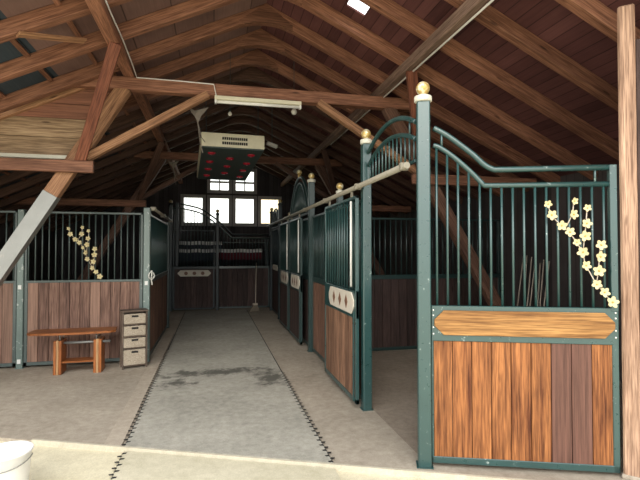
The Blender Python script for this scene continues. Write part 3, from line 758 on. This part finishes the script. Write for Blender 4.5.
for i, p in enumerate(FL):
    if proto is None:
        q = MB()
        for k in range(5):
            a = k * 2 * math.pi / 5 + .3; dx, dz = math.cos(a), math.sin(a)
            pts = []
            for m_ in range(9):
                tt = m_ / 8 * 2 * math.pi; rad = .021 + .019 * math.cos(tt); ww = .0145 * math.sin(tt)
                pts.append((dx * rad - dz * ww, -.006 - .012 * (rad / .04), dz * rad + dx * ww))
            q.prism(pts[:-1], (0, .004, 0))
        proto = q.build('flower', M['flower'], e); fl0 = proto
        q = MB(); q.lathe([(0, -.006), (.008, -.002), (.008, .003), (0, .007)], (0, -.012, 0), 8); q.build('flower_eye', M['flower_eye'], proto)
        o = proto
    else: o = copy_tree(proto, e)
    s = .72 if p in ((40, 52), (138, 42), (187, 70), (147, 205)) else random.uniform(.9, 1.12)
    if i == 0: s = .75
    o.location = fl(p); o.location.y = -.006; o.rotation_euler = (random.uniform(-.25, .25), random.uniform(0, 6.28), random.uniform(-.35, .35)); o.scale = (s, s, s)
nA = Vector((-d.y, d.x, 0))
e.location = on_plane(612, 305.5, (PA[0], PA[1], 0), nA) - nA * .042 ; e.rotation_euler = (0, 0, A_RZ)
e2 = copy_tree(e); e2['label'] = 'cream blossom branch fixed to the bars of the left stall front'
e2.location = on_plane(101.5, 278.5, (0, 7.284, 0), Vector((0, 1, 0))); e2.rotation_euler = (0, 0, 0); e2.scale = (.96, .96, .96)

# ------------------------------------------------------------------ bench
e = empty('console_bench', 'orange varnished wooden bench with bowed top and two slab legs', 'bench', (-1.83, 6.92, 0), R(2))
BW, BT = 1.08, .565
b = MB(); poly = []
for i in range(21):
    u = -1 + i / 10; poly.append((u * BW / 2, -.15 - .07 * (1 - abs(u) ** 2.2) + (.05 * max(0, abs(u) - .9) / .1), BT))
poly += [(BW / 2 - .02, .17, BT), (-BW / 2 + .02, .17, BT)]
b.prism([Vector(p) for p in poly], (0, 0, -.032)); b.build('table_top', M['bench'], e, .004)
for s, xc in ((-1, -.17), (1, .315)):
    q = MB(); q.box((xc - .05, -.13, 0), (xc - .014, .13, .445), 'z', .5); q.box((xc + .014, -.13, 0), (xc + .05, .13, .445), 'z', .6); lg = q.build('leg', M['bench'], e, .004)
    q = MB(); q.box((xc - .014, -.134, 0), (xc + .014, .122, .455), 'z', .5); q.build('leg_core', M['bench_pale'], lg, .002)
    for yy in (-.09, .09):
        q = MB(); q.tube([(xc - .02 * s, yy, .44), (xc - .02 * s, yy, BT - .03)], .009, 8); q.build('spacer_rod', M['tin'], e)
q = MB(); q.tube([(-.12, -.02, .4), (.46, -.02, .4)], .018, 10); q.build('crossbar', M['tin'], e)
q = MB(); q.box((-.12, -.11, .145), (.265, .11, .167)); q.build('lower_shelf', M['bench'], e, .003)

# ------------------------------------------------------------------ drawer tower
e = empty('drawer_tower', 'narrow dark wooden tower of four woven drawers beside the bench', 'drawers', (-1.215, 6.88, 0), R(18))
DW, DD, DH = .335, .2, .79
b = MB()
for x in (0, DW - .022):
    for y in (0, DD - .022): b.box((x, y, 0), (x + .022, y + .022, DH), 'z')
b.box((-.012, -.012, DH - .005), (DW + .012, DD + .012, DH + .016)); b.box((0, DD - .012, .04), (DW, DD - .004, DH))
b.box((.004, .02, .04), (.012, DD - .02, DH)); b.box((DW - .012, .02, .04), (DW - .004, DD - .02, DH))
zs = [.05, .29, .455, .62, .785]
for z in zs[:-1]: b.box((.02, .004, z - .018), (DW - .02, DD - .01, z - .004))
b.build('frame', M['dark_wood'], e, .003)
for i in range(4):
    q = MB(); q.box((.024, -.006, zs[i]), (DW - .024, DD - .02, zs[i + 1] - .03)); dr = q.build('drawer', M['rattan'], e, .008)
    q = MB(); zc = zs[i + 1] - .06; q.box((DW / 2 - .045, -.0085, zc - .014), (DW / 2 + .045, -.004, zc + .014)); q.build('hand_slot', M['seam'], dr, .003)

# ------------------------------------------------------------------ bucket
e = empty('bucket', 'white plastic bucket on the pale ground at the front left', 'bucket', (-1.37, 3.6, -.03))
b = MB(); b.lathe([(0, 0), (.125, 0), (.13, .006), (.155, .3), (.162, .302), (.162, .315), (.151, .315), (.148, .3), (.124, .012), (0, .01)], (0, 0, 0), 32); b.build('shell', M['plastic'], e)
b = MB(); b.tube([(.152 * math.cos(a), .152 * math.sin(a) * .35 - .16 * math.sin(a) * .0 - .0, .29 - .13 * math.sin(a)) if False else (.166 * math.cos(a), -.166 * math.sin(a), .28 - .05 * math.sin(a)) for a in [k * math.pi / 16 for k in range(17)]], .004, 6); b.build('handle', M['tin'], e)

# ------------------------------------------------------------------ hanging heater
e = bpy.data.objects.new('heat_lamp_unit', None); COL.objects.link(e)
tag(e, 'cream hanging heater with red lamps underneath, above the aisle', 'heater')
e.location = (.30, 7.2, 3.2); e.rotation_euler = (R(-3.7), 0, R(3.4))
HW, HL, HH = .96, 2.3, .235
b = MB(); b.box((-HW/2, 0, .02), (HW/2, HL, HH)); b.build('housing', M['cream'], e, .01)
b = MB(); b.box((-HW/2 + .012, .012, -.002), (HW/2 - .012, HL - .012, .022)); b.build('underside', M['black'], e)
for zc in (.08, .152):
    b = MB()
    for k in range(12):
        x = -.17 + k * .0325; b.box((x, -.004, zc - .021), (x + .026, .002, zc + .021))
    b.build('vent', M['seam'], e)
pos = [(-.31, y) for y in (.3, .85, 1.38, 1.9)] + [(.0, y) for y in (.58, 1.12, 1.64)] + [(.31, y) for y in (.3, .85, 1.38, 1.9)]
for x, y in pos:
    b = MB(); b.lathe([(0, -.03), (.03, -.028), (.055, -.018), (.066, -.004), (.05, 0), (0, 0)], (x, y, 0), 16); b.build('lamp', M['lamp_red'], e)
for x in (-.4, .4):
    for y in (.15, HL - .15):
        b = MB(); b.tube([(x, y, HH), (x * 1.02, y, 1.0)], .006, 5); b.build('hanging_chain', M['green_black'], e)

# ------------------------------------------------------------------ lamps and small things in the roof
e = empty('strip_light', 'long white strip light fixed under the near tie beam', 'light', (.57, YT - .06, TZ0))
b = MB(); b.box((-.56, -.045, -.055), (.56, .045, -.005)); b.build('housing', M['cream'], e, .006)
b = MB(); b.tube([(-.53, 0, -.075), (.53, 0, -.075)], .02, 10); b.build('tube', M['white'], e)
for x in (-.545, .545):
    b = MB(); b.box((x - .012, -.03, -.1), (x + .012, .03, -.05)); b.build('end_cap', M['white'], e)
def bulb(x, y, z, label, r=.045):
    e = empty('pendant_bulb', label, 'light', (x, y, z), 0, 'small bulbs hanging under the roof')
    b = MB(); b.lathe([(0, -r), (r * .7, -r * .7), (r, 0), (r * .7, r * .7), (r * .35, r * 1.2), (0, r * 1.2)], (0, 0, 0), 14); b.build('globe', M['white'], e)
    b = MB(); b.lathe([(0, r * 1.1), (r * .5, r * 1.1), (r * .5, r * 1.9), (0, r * 2)], (0, 0, 0), 10); b.build('socket', M['black'], e)
    b = MB(); b.tube([(0, 0, r * 1.9), (0, 0, roof_z(x) - z + .1)], .004, 5); b.build('flex', M['black'], e)
p = on_plane(230, 114, (0, 6.62 + .3, 0), Vector((0, 1, 0))); bulb(*p, 'small white bulb hanging above the heater', .03)
p = on_plane(294, 112, (0, 6.62 + .1, 0), Vector((0, 1, 0))); bulb(*p, 'rounder pale bulb at the right end of the strip light', .045)
p = on_plane(272, 145, (0, 9.3, 0), Vector((0, 1, 0)))
e = empty('floodlight', 'small white floodlight under the roof right of the heater', 'light', p, R(10))
b = MB(); b.beam((-.11, 0, .03), (.11, 0, -.03), .08, .07); b.build('housing', M['white'], e, .01)
b = MB(); b.tube([(0, 0, .03), (0, 0, roof_z(p.x) - p.z + .1)], .008, 6); b.build('stem', M['black'], e)
def web(label, px, py, y, s):
    p = on_plane(px, py, (0, y, 0), Vector((0, 1, 0)))
    e = empty('cobweb', label, 'cobweb', p, 0, 'dusty cobwebs under the roof')
    b = MB(); pts = [(-.15, .0, .16), (-.04, .03, .12), (.06, 0, .14), (.2, .05, .2), (.07, .02, .03), (.02, 0, -.1), (-.05, 0, .02)]
    vs = [Vector(q) * s for q in pts]; b.prism(vs, (0, .006, 0)); b.build('sheet', M['web'], e)
    b = MB()
    for q in ((.14, .05, -.42), (.1, .0, -.62)): b.tube([Vector((.01, 0, -.08)) * s, Vector(q) * s * .5 + Vector((.004, 0, -.1)), Vector(q) * s], .006, 4)
    b.build('strand', M['web'], e)
web('dusty triangular cobweb hanging from the near left brace', 197, 117, YT + .12, .75)
web('smaller dusty cobweb left of the heater, hanging lower', 173, 166, 9.6, .6)

# ------------------------------------------------------------------ light
w = bpy.data.worlds.new('overcast'); S.world = w; w.use_nodes = True
nt = w.node_tree; bg = nt.nodes['Background']
tc = N(nt, 'ShaderNodeTexCoord'); sx = N(nt, 'ShaderNodeSeparateXYZ'); L(nt, tc.outputs['Generated'], sx.inputs[0])
L(nt, ramp(nt, sx.outputs['Z'], [(0, (1, .985, .95)), (.6, (.97, .98, 1))]), bg.inputs[0]); bg.inputs[1].default_value = 3.0
sun = bpy.data.lights.new('sun', 'SUN'); so = bpy.data.objects.new('sun', sun); COL.objects.link(so)
sun.energy = 2.0; sun.angle = R(40); sun.color = (1, .95, .86); so.rotation_euler = (R(58), 0, R(-12))
S.view_settings.view_transform = 'Standard'; S.view_settings.look = 'None'; S.view_settings.exposure = -0.2
S.cycles.max_bounces = 10; S.cycles.diffuse_bounces = 6
